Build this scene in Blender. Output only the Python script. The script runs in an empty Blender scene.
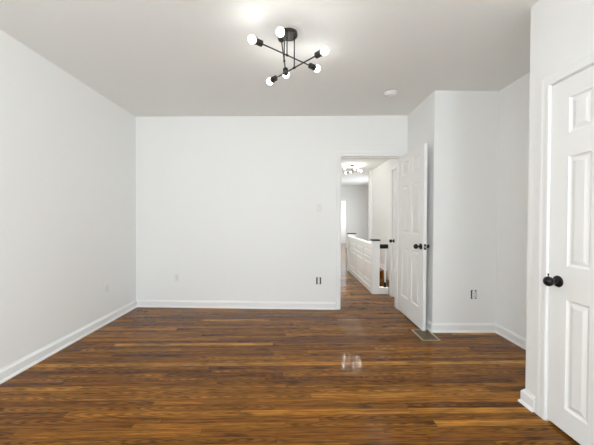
import bpy, bmesh, math
from mathutils import Vector, Matrix

sc = bpy.context.scene
COL = sc.collection

# ------------------------------------------------------------------ camera
def make_camera():
    pi_, ya, ro, f = 0.01236, 0.01026, 0.00462, 296.5
    def world(u, v, w):                                  # u right, v down, w forward
        u, v = u*math.cos(ro)+v*math.sin(ro), -u*math.sin(ro)+v*math.cos(ro)
        x, y, z = u, w, -v
        y, z = y*math.cos(pi_)+z*math.sin(pi_), -y*math.sin(pi_)+z*math.cos(pi_)
        x, y = x*math.cos(ya)+y*math.sin(ya), -x*math.sin(ya)+y*math.cos(ya)
        return Vector((x, y, z))
    r, up, back = world(1, 0, 0), world(0, -1, 0), world(0, 0, -1)
    cd = bpy.data.cameras.new('camera')
    cd.sensor_width = 36.0; cd.lens = f/594*36.0; cd.clip_start = 0.02
    co = bpy.data.objects.new('camera', cd); COL.objects.link(co)
    m = Matrix((r, up, back)).transposed().to_4x4(); m.translation = (0, 0, 1.2235)
    co.matrix_world = m
    sc.camera = co
make_camera()

# ------------------------------------------------------------------ world, exposure, large daylight lamps and added fill lamps
w = bpy.data.worlds.new('world'); sc.world = w; w.use_nodes = True
w.node_tree.nodes['Background'].inputs[0].default_value = (0.82, 0.9, 1.0, 1)
w.node_tree.nodes['Background'].inputs[1].default_value = 1.0
sc.view_settings.view_transform = 'Standard'; sc.view_settings.look = 'None'
sc.view_settings.exposure = 0.16; sc.view_settings.gamma = 1.0; sc.view_settings.use_curve_mapping = False
sc.cycles.max_bounces = 14; sc.cycles.diffuse_bounces = 10

def area(name, loc, aim, sx, sy, power, color):
    l = bpy.data.lights.new(name, 'AREA'); l.shape = 'RECTANGLE'; l.size = sx; l.size_y = sy
    l.energy = power; l.color = color
    o = bpy.data.objects.new(name, l); COL.objects.link(o); o.location = loc
    o.rotation_euler = (Vector(aim)-Vector(loc)).to_track_quat('-Z', 'Y').to_euler()
    return o
YB = -2.30                                               # wall behind the camera, with its two windows
DAY = (0.885, 0.955, 1.0)
area('daylight_window_left', (-1.35, YB+.45, 1.45), (1.5, -.4, 2.7), 1.0, 1.5, 54, DAY)
area('daylight_window_right', (0.95, YB+.42, 1.45), (-2.1, -0.7, 2.6), 1.0, 1.5, 98, DAY)
area('far_room_added_fill', (3.17, 10.4, 1.45), (0, 10.4, .6), 1.2, 1.5, 45, DAY)  # added out of view, in an unseen opening, to brighten the far hall
area('hall_added_fill', (1.97, 4.90, 2.585), (1.97, 4.90, 0), .26, .13, 38, (1, .975, .94))  # added fill with no fixture, brightens stairwell wall and hall floor
area('end_room_added_fill', (3.15, 13.9, 1.5), (1.0, 13.9, 1.3), 1.4, 1.4, 38, DAY)  # added side fill in a windowless room, makes the far doorway bright

# ------------------------------------------------------------------ materials
def mat(name, col, rough=.5, metal=0.0, noise=0.0, bump=0.0, scale=40, emit=None, spec=.5):
    m = bpy.data.materials.new(name); m.use_nodes = True
    nt = m.node_tree; b = nt.nodes['Principled BSDF']
    b.inputs['Base Color'].default_value = (*col, 1); b.inputs['Roughness'].default_value = rough
    b.inputs['Metallic'].default_value = metal; b.inputs['Specular IOR Level'].default_value = spec
    tc = nt.nodes.new('ShaderNodeTexCoord'); nz = nt.nodes.new('ShaderNodeTexNoise')
    nz.inputs['Scale'].default_value = scale; nz.inputs['Detail'].default_value = 4
    nt.links.new(tc.outputs['Object'], nz.inputs['Vector'])
    if noise:
        mr = nt.nodes.new('ShaderNodeMapRange')
        mr.inputs['To Min'].default_value = 1-noise; mr.inputs['To Max'].default_value = 1+noise
        nt.links.new(nz.outputs['Fac'], mr.inputs['Value'])
        vm = nt.nodes.new('ShaderNodeVectorMath'); vm.operation = 'SCALE'
        vm.inputs[0].default_value = col
        nt.links.new(mr.outputs[0], vm.inputs['Scale']); nt.links.new(vm.outputs[0], b.inputs['Base Color'])
    if bump:
        bp = nt.nodes.new('ShaderNodeBump'); bp.inputs['Strength'].default_value = bump
        bp.inputs['Distance'].default_value = .002
        nt.links.new(nz.outputs['Fac'], bp.inputs['Height']); nt.links.new(bp.outputs[0], b.inputs['Normal'])
    if emit:
        b.inputs['Emission Color'].default_value = (*emit[0], 1); b.inputs['Emission Strength'].default_value = emit[1]
    return m

M_WALL = mat('white_wall_paint', (.85, .858, .85), .55, noise=.008, bump=.12, scale=60, spec=.3)
M_CEIL = mat('white_ceiling_paint', (.85, .865, .85), .8, noise=.01, bump=.12, scale=50, spec=.2)
M_TRIM = mat('white_semigloss_trim', (.86, .866, .865), .55, noise=.006, bump=.04, scale=15, spec=.35)
M_DOOR = mat('white_door_paint', (.86, .866, .86), .48, noise=.006, bump=.05, scale=20, spec=.35)
M_BLACK = mat('matte_black_metal', (.018, .017, .016), .38, .6, noise=.1, scale=80)
M_BRONZE = mat('dark_bronze_metal', (.05, .045, .04), .38, .7, noise=.12, scale=80)
M_PLASTIC = mat('white_plastic', (.80, .80, .79), .55, noise=.01, spec=.3)
M_DARK = mat('dark_box_cavity', (.03, .03, .03), .7, noise=.2)
M_BULB = mat('lit_bulb_glass', (1, 1, 1), .3, noise=.01, emit=((1.0, .98, .95), 19))
M_BULB_HALL = mat('lit_hall_bulb_glass', (1, 1, 1), .3, noise=.01, emit=((1.0, .95, .86), 60))
M_TAN = mat('tan_register_metal', (.42, .32, .19), .4, .2, noise=.12, scale=60)
M_OLIVE = mat('olive_register_louvre', (.17, .135, .08), .5, .2, noise=.2, scale=90)
M_STEEL = mat('satin_steel', (.5, .5, .48), .35, .9, noise=.05)
M_GLASS = bpy.data.materials.new('window_glass'); M_GLASS.use_nodes = True
_b = M_GLASS.node_tree.nodes['Principled BSDF']; _b.inputs['Transmission Weight'].default_value = 1; _b.inputs['Roughness'].default_value = .02

def floor_material(name='oak_strip_floor', rot=-.014):
    m = bpy.data.materials.new(name); m.use_nodes = True
    nt = m.node_tree; N = nt.nodes; L = nt.links; bs = N['Principled BSDF']
    def val(x): return x
    def math_(op, a, b=None, c=None):
        n = N.new('ShaderNodeMath'); n.operation = op
        for i, v in enumerate((a, b, c)):
            if v is None: continue
            if isinstance(v, (int, float)): n.inputs[i].default_value = v
            else: L.new(v, n.inputs[i])
        return n.outputs[0]
    def comb(x, y, z=0.0):
        n = N.new('ShaderNodeCombineXYZ')
        for i, v in enumerate((x, y, z)):
            if isinstance(v, (int, float)): n.inputs[i].default_value = v
            else: L.new(v, n.inputs[i])
        return n.outputs[0]
    def white(vec=None, w_=None):
        n = N.new('ShaderNodeTexWhiteNoise')
        if vec is None: n.noise_dimensions = '1D'; L.new(w_, n.inputs['W'])
        else: n.noise_dimensions = '2D'; L.new(vec, n.inputs['Vector'])
        return n.outputs['Value']
    def noise(vec, scale, detail=3, rough=.5, dist=0.0):
        n = N.new('ShaderNodeTexNoise'); n.inputs['Scale'].default_value = scale
        n.inputs['Detail'].default_value = detail; n.inputs['Roughness'].default_value = rough
        n.inputs['Distortion'].default_value = dist
        L.new(vec, n.inputs['Vector']); return n.outputs['Fac']
    def ramp(fac, stops):
        n = N.new('ShaderNodeValToRGB'); e = n.color_ramp.elements
        while len(e) < len(stops): e.new(.5)
        for k, (p, c) in enumerate(stops): e[k].position = p; e[k].color = (*c, 1) if len(c) == 3 else c
        L.new(fac, n.inputs[0]); return n.outputs[0]
    def maprange(v, a, b, c, d):
        n = N.new('ShaderNodeMapRange'); n.inputs[1].default_value = a; n.inputs[2].default_value = b
        n.inputs[3].default_value = c; n.inputs[4].default_value = d; L.new(v, n.inputs[0]); return n.outputs[0]
    tc = N.new('ShaderNodeTexCoord'); mp = N.new('ShaderNodeMapping'); mp.inputs['Rotation'].default_value = (0, 0, rot)
    L.new(tc.outputs['Object'], mp.inputs[0]); sp = N.new('ShaderNodeSeparateXYZ'); L.new(mp.outputs[0], sp.inputs[0])
    x, y = sp.outputs[0], sp.outputs[1]
    yr = math_('DIVIDE', y, .0572); row = math_('FLOOR', yr); fy = math_('FRACT', yr)
    rr = white(w_=row)
    ln = math_('ADD', math_('MULTIPLY', white(w_=math_('ADD', row, 77.3)), .8), .75)
    xo = math_('ADD', math_('DIVIDE', math_('ADD', x, 20.0), ln), math_('MULTIPLY', rr, 7.3))
    colm = math_('FLOOR', xo); fx = math_('FRACT', xo)
    pid = white(vec=comb(row, colm)); pid2 = white(vec=comb(math_('ADD', row, 31.7), math_('ADD', colm, 11.1)))
    tone = math_('ADD', math_('MULTIPLY', pid, .62), math_('MULTIPLY', rr, .38))
    base = ramp(tone, [(0, (.130, .048, .009)), (.28, (.184, .068, .009)), (.55, (.252, .096, .011)),
                       (.8, (.340, .138, .017)), (1, (.56, .27, .045))])
    # long grain
    g1 = noise(comb(math_('MULTIPLY', x, 4.5), math_('MULTIPLY', y, 75.0), math_('MULTIPLY', pid, 40.0)), 1.0, 5, .62)
    g2 = noise(comb(math_('MULTIPLY', x, 1.6), math_('MULTIPLY', y, 48.0), math_('MULTIPLY', pid2, 60.0)), 1.0, 3, .5, .6)
    # cathedral figure: nested arches
    wv = N.new('ShaderNodeTexWave'); wv.wave_type = 'RINGS'; wv.rings_direction = 'Z'
    wv.inputs['Scale'].default_value = 1.0; wv.inputs['Distortion'].default_value = 2.2; wv.inputs['Detail'].default_value = 2
    wv.inputs['Detail Scale'].default_value = 1.6
    L.new(comb(math_('MULTIPLY', math_('SUBTRACT', fx, math_('ADD', math_('MULTIPLY', pid2, .6), .2)), 3.4),
               math_('MULTIPLY', math_('SUBTRACT', fy, .5), 2.4), math_('MULTIPLY', pid, 9.0)), wv.inputs['Vector'])
    fig = math_('MULTIPLY', maprange(wv.outputs['Fac'], .1, .75, 1.0, 0.0), math_('GREATER_THAN', pid2, .35))
    big = noise(comb(x, y, 3.0), 1.3, 3, .55)
    shade = math_('MULTIPLY', maprange(g1, .34, .66, .52, 1.42), maprange(g2, .32, .68, .76, 1.22))
    shade = math_('MULTIPLY', shade, math_('SUBTRACT', 1.0, math_('MULTIPLY', fig, .40)))
    shade = math_('MULTIPLY', shade, maprange(big, .3, .7, .88, 1.12))
    knots = noise(comb(math_('MULTIPLY', x, 3.2), math_('MULTIPLY', y, 13.0), math_('MULTIPLY', pid, 21.0)), 1.0, 2, .5)
    shade = math_('MULTIPLY', shade, maprange(knots, .61, .70, 1.0, .52))
    pores = noise(comb(math_('MULTIPLY', x, 11.0), math_('MULTIPLY', y, 150.0), math_('MULTIPLY', pid, 13.0)), 1.0, 2, .5)
    shade = math_('MULTIPLY', shade, maprange(pores, .56, .66, 1.0, .62))
    gv = math_('MINIMUM', maprange(fy, 0, .035, 0, 1), maprange(fy, .965, 1, 1, 0))
    gx = math_('MINIMUM', maprange(fx, 0, .0025, 0, 1), 1.0)
    gap = math_('MINIMUM', gv, gx)
    shade = math_('MULTIPLY', shade, maprange(gap, 0, 1, .45, 1.0))
    vm = N.new('ShaderNodeVectorMath'); vm.operation = 'SCALE'; L.new(base, vm.inputs[0]); L.new(shade, vm.inputs['Scale'])
    L.new(vm.outputs[0], bs.inputs['Base Color'])
    L.new(maprange(noise(comb(math_('MULTIPLY', x, 3), math_('MULTIPLY', y, 14)), 1.0, 4, .6), 
        .3, .7, .05, .10), bs.inputs['Roughness'])
    bs.inputs['Specular IOR Level'].default_value = .32; bs.inputs['IOR'].default_value = 1.27
    bp = N.new('ShaderNodeBump'); bp.inputs['Strength'].default_value = .25; bp.inputs['Distance'].default_value = .0012
    wob = noise(comb(math_('MULTIPLY', x, 1.2), math_('MULTIPLY', y, 9)), 1.0, 2, .5)
    L.new(math_('ADD', math_('ADD', gap, math_('MULTIPLY', g1, .35)), math_('MULTIPLY', wob, 1.6)), bp.inputs['Height'])
    L.new(bp.outputs[0], bs.inputs['Normal'])
    return m
M_FLOOR = floor_material()

# ------------------------------------------------------------------ helpers
def obj(name, bm, m, parent=None, smooth=False, doubles=True):
    if doubles: bmesh.ops.remove_doubles(bm, verts=bm.verts, dist=1e-5)
    bmesh.ops.recalc_face_normals(bm, faces=bm.faces)
    me = bpy.data.meshes.new(name); bm.to_mesh(me); bm.free()
    if m: me.materials.append(m)
    if smooth:
        me.shade_smooth(); me.set_sharp_from_angle(angle=math.radians(38))
    o = bpy.data.objects.new(name, me); COL.objects.link(o)
    if parent: o.parent = parent
    return o
def empty(name, loc, rz=0.0):
    o = bpy.data.objects.new(name, None); COL.objects.link(o); o.location = loc; o.rotation_euler = (0, 0, rz)
    o.empty_display_size = .05
    return o
def tag(o, label, cat, group=None):
    o['label'] = label; o['category'] = cat
    if group: o['group'] = group
    return o
def struct(o, label=None, cat=None):
    o['kind'] = 'structure'
    if label: o['label'] = label
    if cat: o['category'] = cat
    return o
def box(bm, x0, x1, y0, y1, z0, z1, bev=0.0):
    g = bmesh.ops.create_cube(bm, size=1.0)
    vs = g['verts']
    for v in vs:
        v.co = Vector(((x0+x1)/2+v.co.x*(x1-x0), (y0+y1)/2+v.co.y*(y1-y0), (z0+z1)/2+v.co.z*(z1-z0)))
    if bev:
        es = list({e for v in vs for e in v.link_edges})
        bmesh.ops.bevel(bm, geom=es, offset=bev, segments=2, profile=.5, affect='EDGES')
def boxes(name, lst, m, parent=None, bev=0.0, **k):
    bm = bmesh.new()
    for b in lst: box(bm, *b, bev=bev)
    return obj(name, bm, m, parent, doubles=False, **k)
def prism(bm, pts, z0, z1):
    a = [bm.verts.new((p[0], p[1], z0)) for p in pts]; b = [bm.verts.new((p[0], p[1], z1)) for p in pts]
    bm.faces.new(a[::-1]); bm.faces.new(b)
    for i in range(len(pts)):
        j = (i+1) % len(pts); bm.faces.new((a[i], a[j], b[j], b[i]))
def lathe(bm, prof, seg=28, mtx=None):
    """prof: list of (radius, z); closed with caps where radius > 0"""
    rings = []
    for r, z in prof:
        if r < 1e-6: rings.append([bm.verts.new((0, 0, z))])
        else: rings.append([bm.verts.new((r*math.cos(2*math.pi*k/seg), r*math.sin(2*math.pi*k/seg), z)) for k in range(seg)])
    fs = []
    for a, b in zip(rings, rings[1:]):
        for k in range(seg):
            j = (k+1) % seg
            if len(a) == 1 and len(b) == 1: continue
            if len(a) == 1: bm.faces.new((a[0], b[j], b[k]))
            elif len(b) == 1: bm.faces.new((a[k], a[j], b[0]))
            else: bm.faces.new((a[k], a[j], b[j], b[k]))
    if len(rings[0]) > 1: bm.faces.new(rings[0][::-1])
    if len(rings[-1]) > 1: bm.faces.new(rings[-1])
    if mtx is not None:
        for r in rings:
            for v in r: v.co = mtx @ v.co
def axis_mtx(p, d):
    q = Vector(d).normalized().to_track_quat('Z', 'Y').to_matrix().to_4x4()
    q.translation = Vector(p); return q
def rod(bm, a, b, r, seg=14):
    a, b = Vector(a), Vector(b); lathe(bm, [(r, 0), (r, (b-a).length)], seg, axis_mtx(a, b-a))

def sweep(name, path, prof, m, closed=False, parent=None):
    """prof (offset, z) swept along a floor path; offset goes to the LEFT of travel"""
    bm = bmesh.new(); n = len(path); P = [Vector(p) for p in path]; rings = []
    for i in range(n):
        a = P[i-1] if (i > 0 or closed) else None; b = P[(i+1) % n] if (i < n-1 or closed) else None
        d1 = (P[i]-a).normalized() if a is not None else None; d2 = (b-P[i]).normalized() if b is not None else None
        if d1 is None: d1 = d2
        if d2 is None: d2 = d1
        n1 = Vector((-d1.y, d1.x)); n2 = Vector((-d2.y, d2.x)); mm = (n1+n2).normalized(); k = 1/max(.2, mm.dot(n1))
        rings.append([bm.verts.new((P[i].x+mm.x*k*o, P[i].y+mm.y*k*o, z)) for o, z in prof])
    for i in range(n-1 if not closed else n):
        r1, r2 = rings[i], rings[(i+1) % n]
        for k in range(len(prof)):
            j = (k+1) % len(prof); bm.faces.new((r1[k], r1[j], r2[j], r2[k]))
    if not closed: bm.faces.new(rings[0]); bm.faces.new(rings[-1][::-1])
    return obj(name, bm, m, parent)

BASE_PROF = [(0.0005, .001), (.028, .001), (.027, .009), (.024, .016), (.018, .021), (.018, .076), (.014, .084), (.009, .088), (.008, .095), (.0005, .097)]
def baseboard(side, path, prof=BASE_PROF):
    return struct(sweep('baseboard_'+side, path, prof, M_TRIM))

def panel_slab(name, wd, ht, t, rects, m, parent=None, z0=0.0, depth=.009, both=True):
    """slab in local x (0..wd), y (0 front .. t back), z; rects (u0,u1,v0,v1) get moulded raised panels"""
    bm = bmesh.new()
    us = sorted({0.0, wd, *[r[0] for r in rects], *[r[1] for r in rects]})
    vs = sorted({0.0, ht, *[r[2] for r in rects], *[r[3] for r in rects]})
    for side in ((0, 1) if both else (0,)):
        yf = 0.0 if side == 0 else t; sg = 1 if side == 0 else -1
        V = lambda u, v, d=0.0: bm.verts.new((u, yf+sg*d, z0+v))
        for i in range(len(us)-1):
            for j in range(len(vs)-1):
                cu, cv = (us[i]+us[i+1])/2, (vs[j]+vs[j+1])/2
                if any(r[0] < cu < r[1] and r[2] < cv < r[3] for r in rects): continue
                bm.faces.new([V(us[i], vs[j]), V(us[i+1], vs[j]), V(us[i+1], vs[j+1]), V(us[i], vs[j+1])])
        for u0, u1, v0, v1 in rects:
            prev = None
            for ins, d in ((0, 0), (.003, .004), (.011, depth), (.017, depth), (.036, .0025), (.040, .0015)):
                ring = [V(u0+ins, v0+ins, d), V(u1-ins, v0+ins, d), V(u1-ins, v1-ins, d), V(u0+ins, v1-ins, d)]
                if prev:
                    for k in range(4): bm.faces.new((prev[k], prev[(k+1) % 4], ring[(k+1) % 4], ring[k]))
                prev = ring
            bm.faces.new(prev)
    def q(*c): bm.faces.new([bm.verts.new(p) for p in c])
    a, b = z0, z0+ht
    q((0, 0, a), (0, t, a), (0, t, b), (0, 0, b)); q((wd, 0, a), (wd, t, a), (wd, t, b), (wd, 0, b))
    q((0, 0, a), (wd, 0, a), (wd, t, a), (0, t, a)); q((0, 0, b), (wd, 0, b), (wd, t, b), (0, t, b))
    if not both: q((0, t, a), (wd, t, a), (wd, t, b), (0, t, b))
    return obj(name, bm, m, parent)

def knob(parent, p, d, name='door_knob', m=None, s=1.0):
    bm = bmesh.new()
    pr = [(.0, 0), (.033, 0), (.034, .003), (.031, .008), (.016, .011), (.0125, .015), (.012, .032), (.016, .036)]
    for k in range(1, 12):
        a = math.pi*k/12-math.pi/2
        pr.append((.0285*math.cos(a)*1.0, .058+.0245*math.sin(a)))
    pr = [q for q in pr if not (q[1] < .037 and q[1] > .0361)]
    pr.append((0, .0825))
    lathe(bm, [(r*s, z*s) for r, z in pr], 28, axis_mtx(p, d))
    return obj(name, bm, m or M_BLACK, parent, smooth=True)

# ------------------------------------------------------------------ the shell
H = 2.612
XL, XB, XR, XN = -2.175, 1.511, 2.21, 1.545
YBUMP, YN = 3.196, 1.944
def yb(x): return 3.963-.03825*(x-XB)                    # the back wall runs slightly out of square
OX0, OX1, OH = .631, 1.412, 2.066                        # bedroom doorway
T = .17
def slab(bm, x0, x1, z0, z1, off0=0.0, off1=T):
    prism(bm, [(x0, yb(x0)+off0), (x1, yb(x1)+off0), (x1, yb(x1)+off1), (x0, yb(x0)+off1)], z0, z1)

boxes('floor', [(-2.45, 3.4, YB-.2, 4.90, -.12, 0), (-2.45, 1.36, 4.90, 7.0, -.12, 0), (-2.45, 3.4, 7.0, 15.1, -.12, 0)], M_FLOOR)['kind'] = 'structure'
boxes('ceiling', [(-2.45, 3.4, YB-.2, 15.1, H, H+.12)], M_CEIL)['kind'] = 'structure'
struct(boxes('wall_left', [(XL-.13, XL, YB, 4.3, 0, H)], M_WALL))
bm = bmesh.new(); slab(bm, XL+.0, OX0-.02, 0, H); slab(bm, OX0-.02, OX1+.02, OH+.02, H); slab(bm, OX1+.02, 1.66, 0, H)
struct(obj('wall_back', bm, M_WALL, doubles=False))
struct(boxes('wall_closet_projection', [(XB, XB+.11, YBUMP, 3.955, 0, H), (XB+.11, XR, YBUMP, YBUMP+.11, 0, H)], M_WALL))
struct(boxes('wall_alcove', [(XR, XR+.12, YN-.1, YBUMP+.11, 0, H)], M_WALL))
# near right wall with its closet doorway
DY1, DW, DH = 1.776, .60, 2.030
DY0 = DY1-DW
struct(boxes('wall_right', [(XN, XN+.12, DY1+.018, YN, 0, H), (XN, XN+.12, YB, DY0-.018, 0, H),
                            (XN, XN+.12, DY0-.018, DY1+.018, DH+.018, H), (XN+.12, XR, YN-.11, YN, 0, H)], M_WALL))
struct(boxes('wall_closet_inside', [(XR, XR+.12, YB, YN-.1, 0, H)], M_WALL))
# wall behind the camera with two windows
WZ0, WZ1 = .70, 2.20
wins = [(-1.85, -.85), (.45, 1.45)]
xs = [XL-.13, -1.85, -.85, .45, 1.45, XR+.12]
lst = [(xs[0], xs[1], YB-.14, YB, 0, H), (xs[2], xs[3], YB-.14, YB, 0, H), (xs[4], xs[5], YB-.14, YB, 0, H)]
for a, b in wins: lst += [(a, b, YB-.14, YB, 0, WZ0), (a, b, YB-.14, YB, WZ1, H)]
struct(boxes('wall_front', lst, M_WALL))
for n, (a, b) in enumerate(wins, 1):
    f = struct(empty('window_%d' % n, ((a+b)/2, YB-.08, WZ0)))
    c = (b-a)/2
    fr = [(-c+.002, -c+.05, -.03, .03, .002, 1.498), (c-.05, c-.002, -.03, .03, .002, 1.498), (-c+.05, c-.05, -.03, .03, .002, .05),
          (-c+.05, c-.05, -.03, .03, 1.45, 1.498), (-c+.05, c-.05, -.025, .025, .73, .77)]
    boxes('window_frame', fr, M_TRIM, f)
    boxes('window_pane', [(-c+.05, c-.05, -.004, .004, .05, .73), (-c+.05, c-.05, -.004, .004, .77, 1.45)], M_GLASS, f)

# hall
XH, YHE = 1.55, 4.785                                   # hall right wall and where it ends at the stairs
HDY1, HDW, HDH = 4.655, .50, 1.990                       # door in the hall's right wall
struct(boxes('wall_hall_left', [(.32, .45, 4.16, 12.7, 0, H)], M_WALL))
struct(boxes('wall_hall_right', [(XH, XH+.11, HDY1+.015, YHE, 0, H), (XH, XH+.11, HDY1-HDW-.015, HDY1+.015, HDH+.015, H),
                                 (XH+.11, XR, YHE-.11, YHE, -1.7, H)], M_WALL))
YSE = 8.47
struct(boxes('wall_stairs', [(XR, XR+.12, YHE-.11, YSE, -1.7, H)], M_WALL))
struct(boxes('trim_light_streak', [(XR-.085, XR-.001, YSE-.10, YSE, 0, H-.001)], M_TRIM, bev=.004))  # added post whose lit face stands in for a bright light streak
struct(boxes('wall_landing', [(XR+.12, 3.2, YSE-.11, YSE, 0, H)], M_WALL))
struct(boxes('wall_far_right', [(3.2, 3.32, YSE, 9.8, 0, H), (3.2, 3.32, 11.0, 12.7, 0, H), (3.2, 3.32, 9.8, 11.0, 0, .7), (3.2, 3.32, 9.8, 11.0, 2.2, H)], M_WALL))
YE = 12.70
struct(boxes('wall_far_end', [(.32, 1.54, YE, YE+.12, 0, H), (2.262, 3.32, YE, YE+.12, 0, H), (1.54, 2.262, YE, YE+.12, 2.02, H)], M_WALL))
# stairwell lining below the hall floor
struct(boxes('wall_stairwell', [(1.362, 1.398, 4.92, 6.998, -1.7, -.001), (1.362, XR, 4.801, 4.915, -1.7, -.125), (1.3, 2.4, 4.7, 7.2, -1.8, -1.7)], M_WALL))

# baseboards (offset to the left of travel = into the room)
baseboard('back', [(OX0-.064, yb(OX0-.064)), (XL, yb(XL)), (XL, YB+.02)])
baseboard('right', [(XN, DY1+.0785), (XN, YN), (XR, YN), (XR, YBUMP), (XB, YBUMP), (XB, 3.93)])
baseboard('front', [(XL+.04, YB), (XN-.04, YB)])
baseboard('near_right', [(XN, YB+.02), (XN, DY0-.079)])
baseboard('hall_stairs', [(XR-.001, 7.1), (XR-.001, YSE-.11)])
baseboard('far_end', [(3.19, YE), (2.35, YE)])
baseboard('hall_left', [(.45, YE-.02), (.45, 4.2)])

# door casings and jambs
def frame_trim(name, wd, ht, cw, jd, loc, rz, jt=.018, proud=.016):
    """local: opening x 0..wd, wall face y=0, jamb goes back to y=jd"""
    bm = bmesh.new()
    # jambs
    box(bm, -jt+.0005, 0, .0, jd, 0, ht); box(bm, wd, wd+jt-.0005, .0, jd, 0, ht); box(bm, -jt+.0005, wd+jt-.0005, 0, jd, ht, ht+jt-.0005)
    # stop
    box(bm, 0, .010, .046, .075, 0, ht); box(bm, wd-.010, wd, .046, .075, 0, ht); box(bm, .010, wd-.010, .046, .075, ht-.010, ht)
    # moulded casing, swept round the opening in the wall plane
    prof = [(.004, .0), (.004, -.009), (.008, -.012), (cw*.28, -.0125), (cw*.36, -.0105), (cw*.62, -.0105), (cw*.72, -proud), (cw-.004, -proud), (cw, -proud+.004), (cw, -.0005)]
    pts = [((0, 0), (-1, 0)), ((0, ht), (-1, 1)), ((wd, ht), (1, 1)), ((wd, 0), (1, 0))]
    rings = [[bm.verts.new((p[0]+d[0]*o, y, p[1]+d[1]*o)) for o, y in prof] for p, d in pts]
    for a, b in zip(rings, rings[1:]):
        for k in range(len(prof)):
            j = (k+1) % len(prof); bm.faces.new((a[k], a[j], b[j], b[k]))
    bm.faces.new(rings[0]); bm.faces.new(rings[-1][::-1])
    o = obj(name, bm, M_TRIM, doubles=False); o.location = loc; o.rotation_euler = (0, 0, rz); return struct(o)
ang = math.atan(-.03825)
frame_trim('trim_2', (OX1-OX0)/math.cos(ang), OH, .060, T, (OX0, yb(OX0), 0), ang, proud=.014)
frame_trim('trim_3', DW, DH, .075, .12, (XN, DY1, 0), -math.pi/2, proud=.012)
frame_trim('trim_4', HDW, HDH, .065, .11, (XH, HDY1, 0), -math.pi/2, jt=.015, proud=.014)

def six_panels(wd, st, mu, rows):
    pw = (wd-2*st-mu)/2
    return [(a, a+pw, v0, v1) for a in (st, st+pw+mu) for v0, v1 in rows]

def hinge(parent, x, z):
    bm = bmesh.new(); rod(bm, (x, -.004, z-.045), (x, -.004, z+.045), .006, 10)
    lathe(bm, [(.0, .0), (.0065, 0), (.005, .006), (0, .008)], 10, axis_mtx((x, -.004, z+.045), (0, 0, 1)))
    return obj('hinge', bm, M_BLACK, parent, smooth=True)

# closet door at the near right
d1 = struct(empty('door_1', (XN+.002, DY1-.003, 0), -math.pi/2), 'white six panel closet door with black knob in the near right wall', 'door')
rows = [(.13, .755), (.945, 1.57), (1.70, 1.90)]
panel_slab('door_leaf', DW-.006, DH-.019, .035, six_panels(DW-.006, .112, .105, rows), M_DOOR, d1, z0=.016)
k = knob(d1, (.060, 0.0, .865), (0, -1, 0), s=1.0)
bm = bmesh.new(); rod(bm, (.060, -.060, .889), (.060, -.060, .905), .0028, 8); box(bm, .0555, .0645, -.062, -.058, .903, .911, .001)
obj('turn_pin', bm, M_BLACK, k)

# bedroom door, standing open
LW = .762
d2 = struct(empty('door_2', (OX1-.004, 3.957, 0), -math.pi/2+math.radians(-.38)), 'white six panel bedroom door standing open beside the doorway', 'door')
rows2 = [(.225, .85), (1.04, 1.635), (1.775, 1.945)]
panel_slab('door_leaf', LW, 2.034, .035, six_panels(LW, .112, .105, rows2), M_DOOR, d2, z0=.012)
knob(d2, (LW-.06, 0, .925), (0, -1, 0)); knob(d2, (LW-.06, .035, .925), (0, 1, 0), s=.72)
boxes('latch_plate', [(LW, LW+.002, .006, .029, .895, .955)], M_BLACK, d2)
boxes('latch_bolt', [(LW+.002, LW+.011, .011, .024, .914, .936)], M_STEEL, d2, bev=.002)

# narrow door on the hall's right wall
d3 = struct(empty('door_3', (XH+.010, HDY1-.003, 0), -math.pi/2), 'narrow white panelled door on the right wall of the hall', 'door')
panel_slab('door_leaf', HDW-.006, HDH-.016, .035, six_panels(HDW-.006, .09, .08, [(.2, .8), (.98, 1.58), (1.7, 1.87)]), M_DOOR, d3, z0=.012)
knob(d3, (.05, 0, .885), (0, -1, 0), s=.9)
struct(boxes('wall_end_room', [(.42, .54, YE+.12, 15.0, 0, H), (3.2, 3.32, YE+.12, 15.0, 0, H), (.42, 3.32, 15.0, 15.1, 0, H)], M_WALL))
frame_trim('trim_5', .70, 2.01, .09, .11, (1.55, YE, 0), 0, jt=.01)

# ------------------------------------------------------------------ stairs and railing
st = tag(empty('staircase', (1.80, 7.0, -.19)), 'brown wooden stairs going down beyond the baluster in the hall', 'stairs')
for i in range(7):
    y1 = 7.0-.25*i-.002; z = -.19*(i+1)
    boxes('tread', [(-.395, .405, y1-.275-7.0, y1-7.0, z-.03+.19, z+.19)], M_FLOOR, st, bev=.004)
    boxes('riser', [(-.395, .405, y1-.018-7.0, y1-7.0, z+.19+.001, z+.38-.032 if i else z+.38-.001-.03)], M_FLOOR, st)

ra = tag(empty('stair_railing', (1.34, 4.86, 0)), 'white panelled stair guard wall with black capped newel posts in the hall', 'stair railing')
knee = panel_slab('guard_panel', 2.02, .79, .06,
    [(.06+i*.655, .06+i*.655+.59, a, b) for i in range(3) for a, b in ((.15, .50), (.56, .71))], M_DOOR, ra, z0=.001, depth=.016)
knee.rotation_euler = (0, 0, -math.pi/2); knee.location = (-.03, 6.94-4.86, 0)
boxes('cap_rail', [(-.045, .045, .062, 2.08, .792, .815)], M_TRIM, ra, bev=.004)
boxes('base_moulding', [(-.052, -.031, .062, 2.08, .001, .085)], M_TRIM, ra, bev=.003)
for x0, x1, y0, y1 in ((-.06, .058, -.058, .058), (-.072, .118, 2.085, 2.195)):
    n = boxes('newel_post', [(x0, x1, y0, y1, .001, .870)], M_TRIM, ra, bev=.004)
    boxes('post_cap', [(x0-.008, x1+.008, y0-.008, y1+.008, .870, .893)], M_BLACK, n, bev=.004)
boxes('handrail', [(.061, .208, -.035, .03, .742, .812)], M_BLACK, ra, bev=.012)
boxes('curb', [(.061, .208, -.055, .035, .001, .108)], M_TRIM, ra, bev=.004)
bm = bmesh.new()
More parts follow.
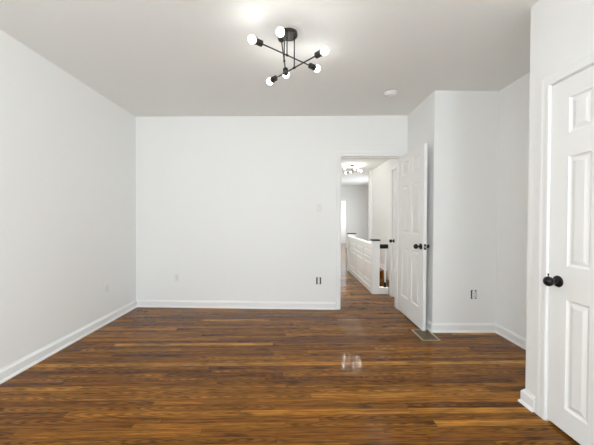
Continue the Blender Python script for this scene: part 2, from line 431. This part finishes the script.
lathe(bm, [(.02, .112), (.022, .17), (.012, .19), (.011, .20), (.016, .25), (.021, .36), (.018, .48), (.0115, .58), (.016, .60), (.012, .615), (.025, .63), (.025, .742)],
      18, Matrix.Translation((.165, -.005, 0)))
b_ = obj('baluster', bm, M_TRIM, ra, smooth=True)
bm = bmesh.new(); lathe(bm, [(.026, .108), (.026, .15), (.023, .17), (.0225, .19)], 18, Matrix.Translation((.165, -.005, 0)))
obj('baluster_shoe', bm, M_BLACK, b_, smooth=True)

# ------------------------------------------------------------------ ceiling lights
def bar_light(name, base, bars, canopy_r, label, s=1.0, glow=M_BULB):
    t = tag(empty(name, base), label, 'ceiling light')
    bx, by, bz = base
    bm = bmesh.new(); lathe(bm, [(0, .0), (canopy_r, 0), (canopy_r, -.022*s), (canopy_r-.004, -.026*s), (0, -.026*s)], 36)
    obj('canopy', bm, M_BRONZE, t, smooth=True)
    for (A, B), rp in bars:
        A = Vector(A)-Vector(base); B = Vector(B)-Vector(base); d = (B-A).normalized()
        bm = bmesh.new(); rod(bm, A+d*.055*s, B-d*.055*s, .0048*s, 12)
        arm = obj('arm', bm, M_BRONZE, t, smooth=True)
        q = Vector(rp)-Vector(base)
        bm = bmesh.new(); rod(bm, (q.x, q.y, -.025*s), (q.x, q.y, q.z), .0045*s, 12)
        lathe(bm, [(0, -.010*s), (.008*s, -.009*s), (.009*s, 0), (.008*s, .009*s), (0, .010*s)], 12, axis_mtx(q, d))
        obj('hanging_rod', bm, M_BRONZE, t, smooth=True)
        for P, e in ((A, -d), (B, d)):
            bm = bmesh.new()
            lathe(bm, [(0, -.004*s), (.012*s, -.004*s), (.021*s, .001*s), (.0215*s, .045*s), (.0235*s, .047*s), (.0235*s, .055*s), (.019*s, .056*s), (0, .056*s)], 22, axis_mtx(P-e*.08*s, e))
            obj('socket', bm, M_BRONZE, arm, smooth=True)
            bm = bmesh.new(); R = .0265*s
            pr = [(0, -.027*s), (.013*s, -.027*s), (.014*s, -.024*s)]
            for k_ in range(3, 17):
                a = -math.pi/2+math.pi*k_/16
                pr.append((max(0, R*math.cos(a)) if k_ < 16 else 0, R*math.sin(a)))
            lathe(bm, pr, 24, axis_mtx(P, e))
            obj('bulb', bm, glow, t, smooth=True)
    return t
bar_light('ceiling_light', (-.045, 2.235, H), [
    (((-.293, 2.047, 2.45), (.182, 2.435, 2.45)), (-.058, 2.239, 2.45)),
    (((-.203, 2.469, 2.36), (.203, 2.017, 2.36)), (-.003, 2.246, 2.36)),
    (((-.092, 1.890, 2.405), (-.070, 2.445, 2.405)), (-.078, 2.235, 2.405))], .065,
    'bronze bar ceiling light with six bare globe bulbs on the bedroom ceiling')
hx, hy = 1.50, 7.65
def hb(cx, cy, z, a, l):
    c, s_ = math.cos(a)*l/2, math.sin(a)*l/2
    return (((hx+cx-c, hy+cy-s_, z), (hx+cx+c, hy+cy+s_, z)), (hx+cx, hy+cy, z))
bar_light('ceiling_light', (hx, hy, H), [hb(-.02, 0, 2.50, .55, .46), hb(.03, .01, 2.44, -.75, .46), hb(0, -.035, 2.47, 1.6, .46)], .05,
    'small ceiling light of dark bars and glowing bulbs in the hall', s=.8, glow=M_BULB_HALL)

# ------------------------------------------------------------------ smoke detector
sd = tag(empty('smoke_detector', (1.055, 3.265, H)), 'round white smoke detector on the ceiling near the doorway', 'smoke detector')
bm = bmesh.new(); lathe(bm, [(0, 0), (.070, 0), (.070, -.012), (.066, -.016), (0, -.016)], 40); obj('mounting_base', bm, M_PLASTIC, sd, smooth=True)
bm = bmesh.new(); lathe(bm, [(0, -.016), (.060, -.016), (.062, -.022), (.060, -.032), (.050, -.040), (.030, -.044), (.028, -.041), (.020, -.041), (.018, -.045), (0, -.046)], 40)
obj('cover', bm, M_PLASTIC, sd, smooth=True)

# ------------------------------------------------------------------ switch and outlets (local: wall plane y=0, front toward -y)
def plate(t, wd=.070, ht=.114):
    return boxes('cover_plate', [(-wd/2, wd/2, -.006, -.0005, -ht/2, ht/2)], M_PLASTIC, t, bev=.0022)
def screw(parent, z, y=-.006):
    bm = bmesh.new(); lathe(bm, [(0, 0), (.0035, 0), (.003, .0012), (0, .0014)], 12, axis_mtx((0, y, z), (0, -1, 0)))
    return obj('screw', bm, M_STEEL, parent)
def receptacle_faces(t, y, w_=.034):
    for z in (.0195, -.0195):
        f = boxes('socket_face', [(-w_/2, w_/2, y-.0025, y, z-.014, z+.014)], M_PLASTIC, t, bev=.001)
        boxes('slots', [(-.008, -.0055, y-.003, y-.0024, z-.002, z+.007), (.0055, .008, y-.003, y-.0024, z-.002, z+.006),
                        (-.002, .002, y-.003, y-.0024, z-.010, z-.006)], M_DARK, f)
def covered_outlet(loc, rz, label):
    t = tag(empty('wall_outlet', loc, rz), label, 'outlet'); plate(t); receptacle_faces(t, -.006); screw(t, 0); return t
def bare_outlet(loc, rz, label, wd=.066, ht=.094, bw=.030):
    t = tag(empty('wall_outlet', loc, rz), label, 'outlet')
    boxes('electrical_box', [(-wd/2, wd/2, -.0025, -.0008, -ht/2, ht/2)], M_DARK, t)
    boxes('receptacle', [(-bw/2, bw/2, -.014, -.003, -.036, .036)], M_PLASTIC, t, bev=.002)
    boxes('mounting_strap', [(-.011, .011, -.006, -.0028, -.052, .052)], M_PLASTIC, t, bev=.001)
    receptacle_faces(t, -.014, bw-.002); return t
sw = tag(empty('light_switch', (.345, yb(.345), 1.372), ang), 'white toggle light switch on the back wall left of the doorway', 'light switch')
plate(sw); boxes('toggle', [(-.005, .005, -.018, -.005, -.003, .014)], M_PLASTIC, sw, bev=.0015); screw(sw, .030); screw(sw, -.030)
covered_outlet((-1.60, yb(-1.60), .413), ang, 'white covered outlet low on the left part of the back wall')
bare_outlet((.338, yb(.338), .385), ang, 'uncovered outlet in a dark box below the light switch')
bare_outlet((1.957, YBUMP, .410), 0, 'uncovered outlet in a dark box low on the alcove wall', wd=.060, ht=.096, bw=.036)
covered_outlet((XL, 3.455, .410), math.pi/2, 'white covered outlet low on the left wall near the corner')

# ------------------------------------------------------------------ floor register
fr = tag(empty('floor_register', (1.394, 3.105, 0)), 'tan metal floor register in the wood floor under the open door', 'floor vent')
bm = bmesh.new()
a, b, c = .093, .150, .016
for q in ((-a, a, -b, -b+c), (-a, a, b-c, b), (-a, -a+c, -b+c, b-c), (a-c, a, -b+c, b-c)): box(bm, *q, .0005, .006)
obj('frame', bm, M_TAN, fr, doubles=False)
bm = bmesh.new()
for i in range(26):
    y = -b+c+.005+i*.0104
    box(bm, -a+c, a-c, y-.0028, y+.0028, .0012, .0046)
box(bm, -.003, .003, -b+c, b-c, .0012, .0048)
obj('louvres', bm, M_OLIVE, fr, doubles=False)
boxes('duct_opening', [(-a+c, a-c, -b+c, b-c, .0004, .0011)], M_DARK, fr)
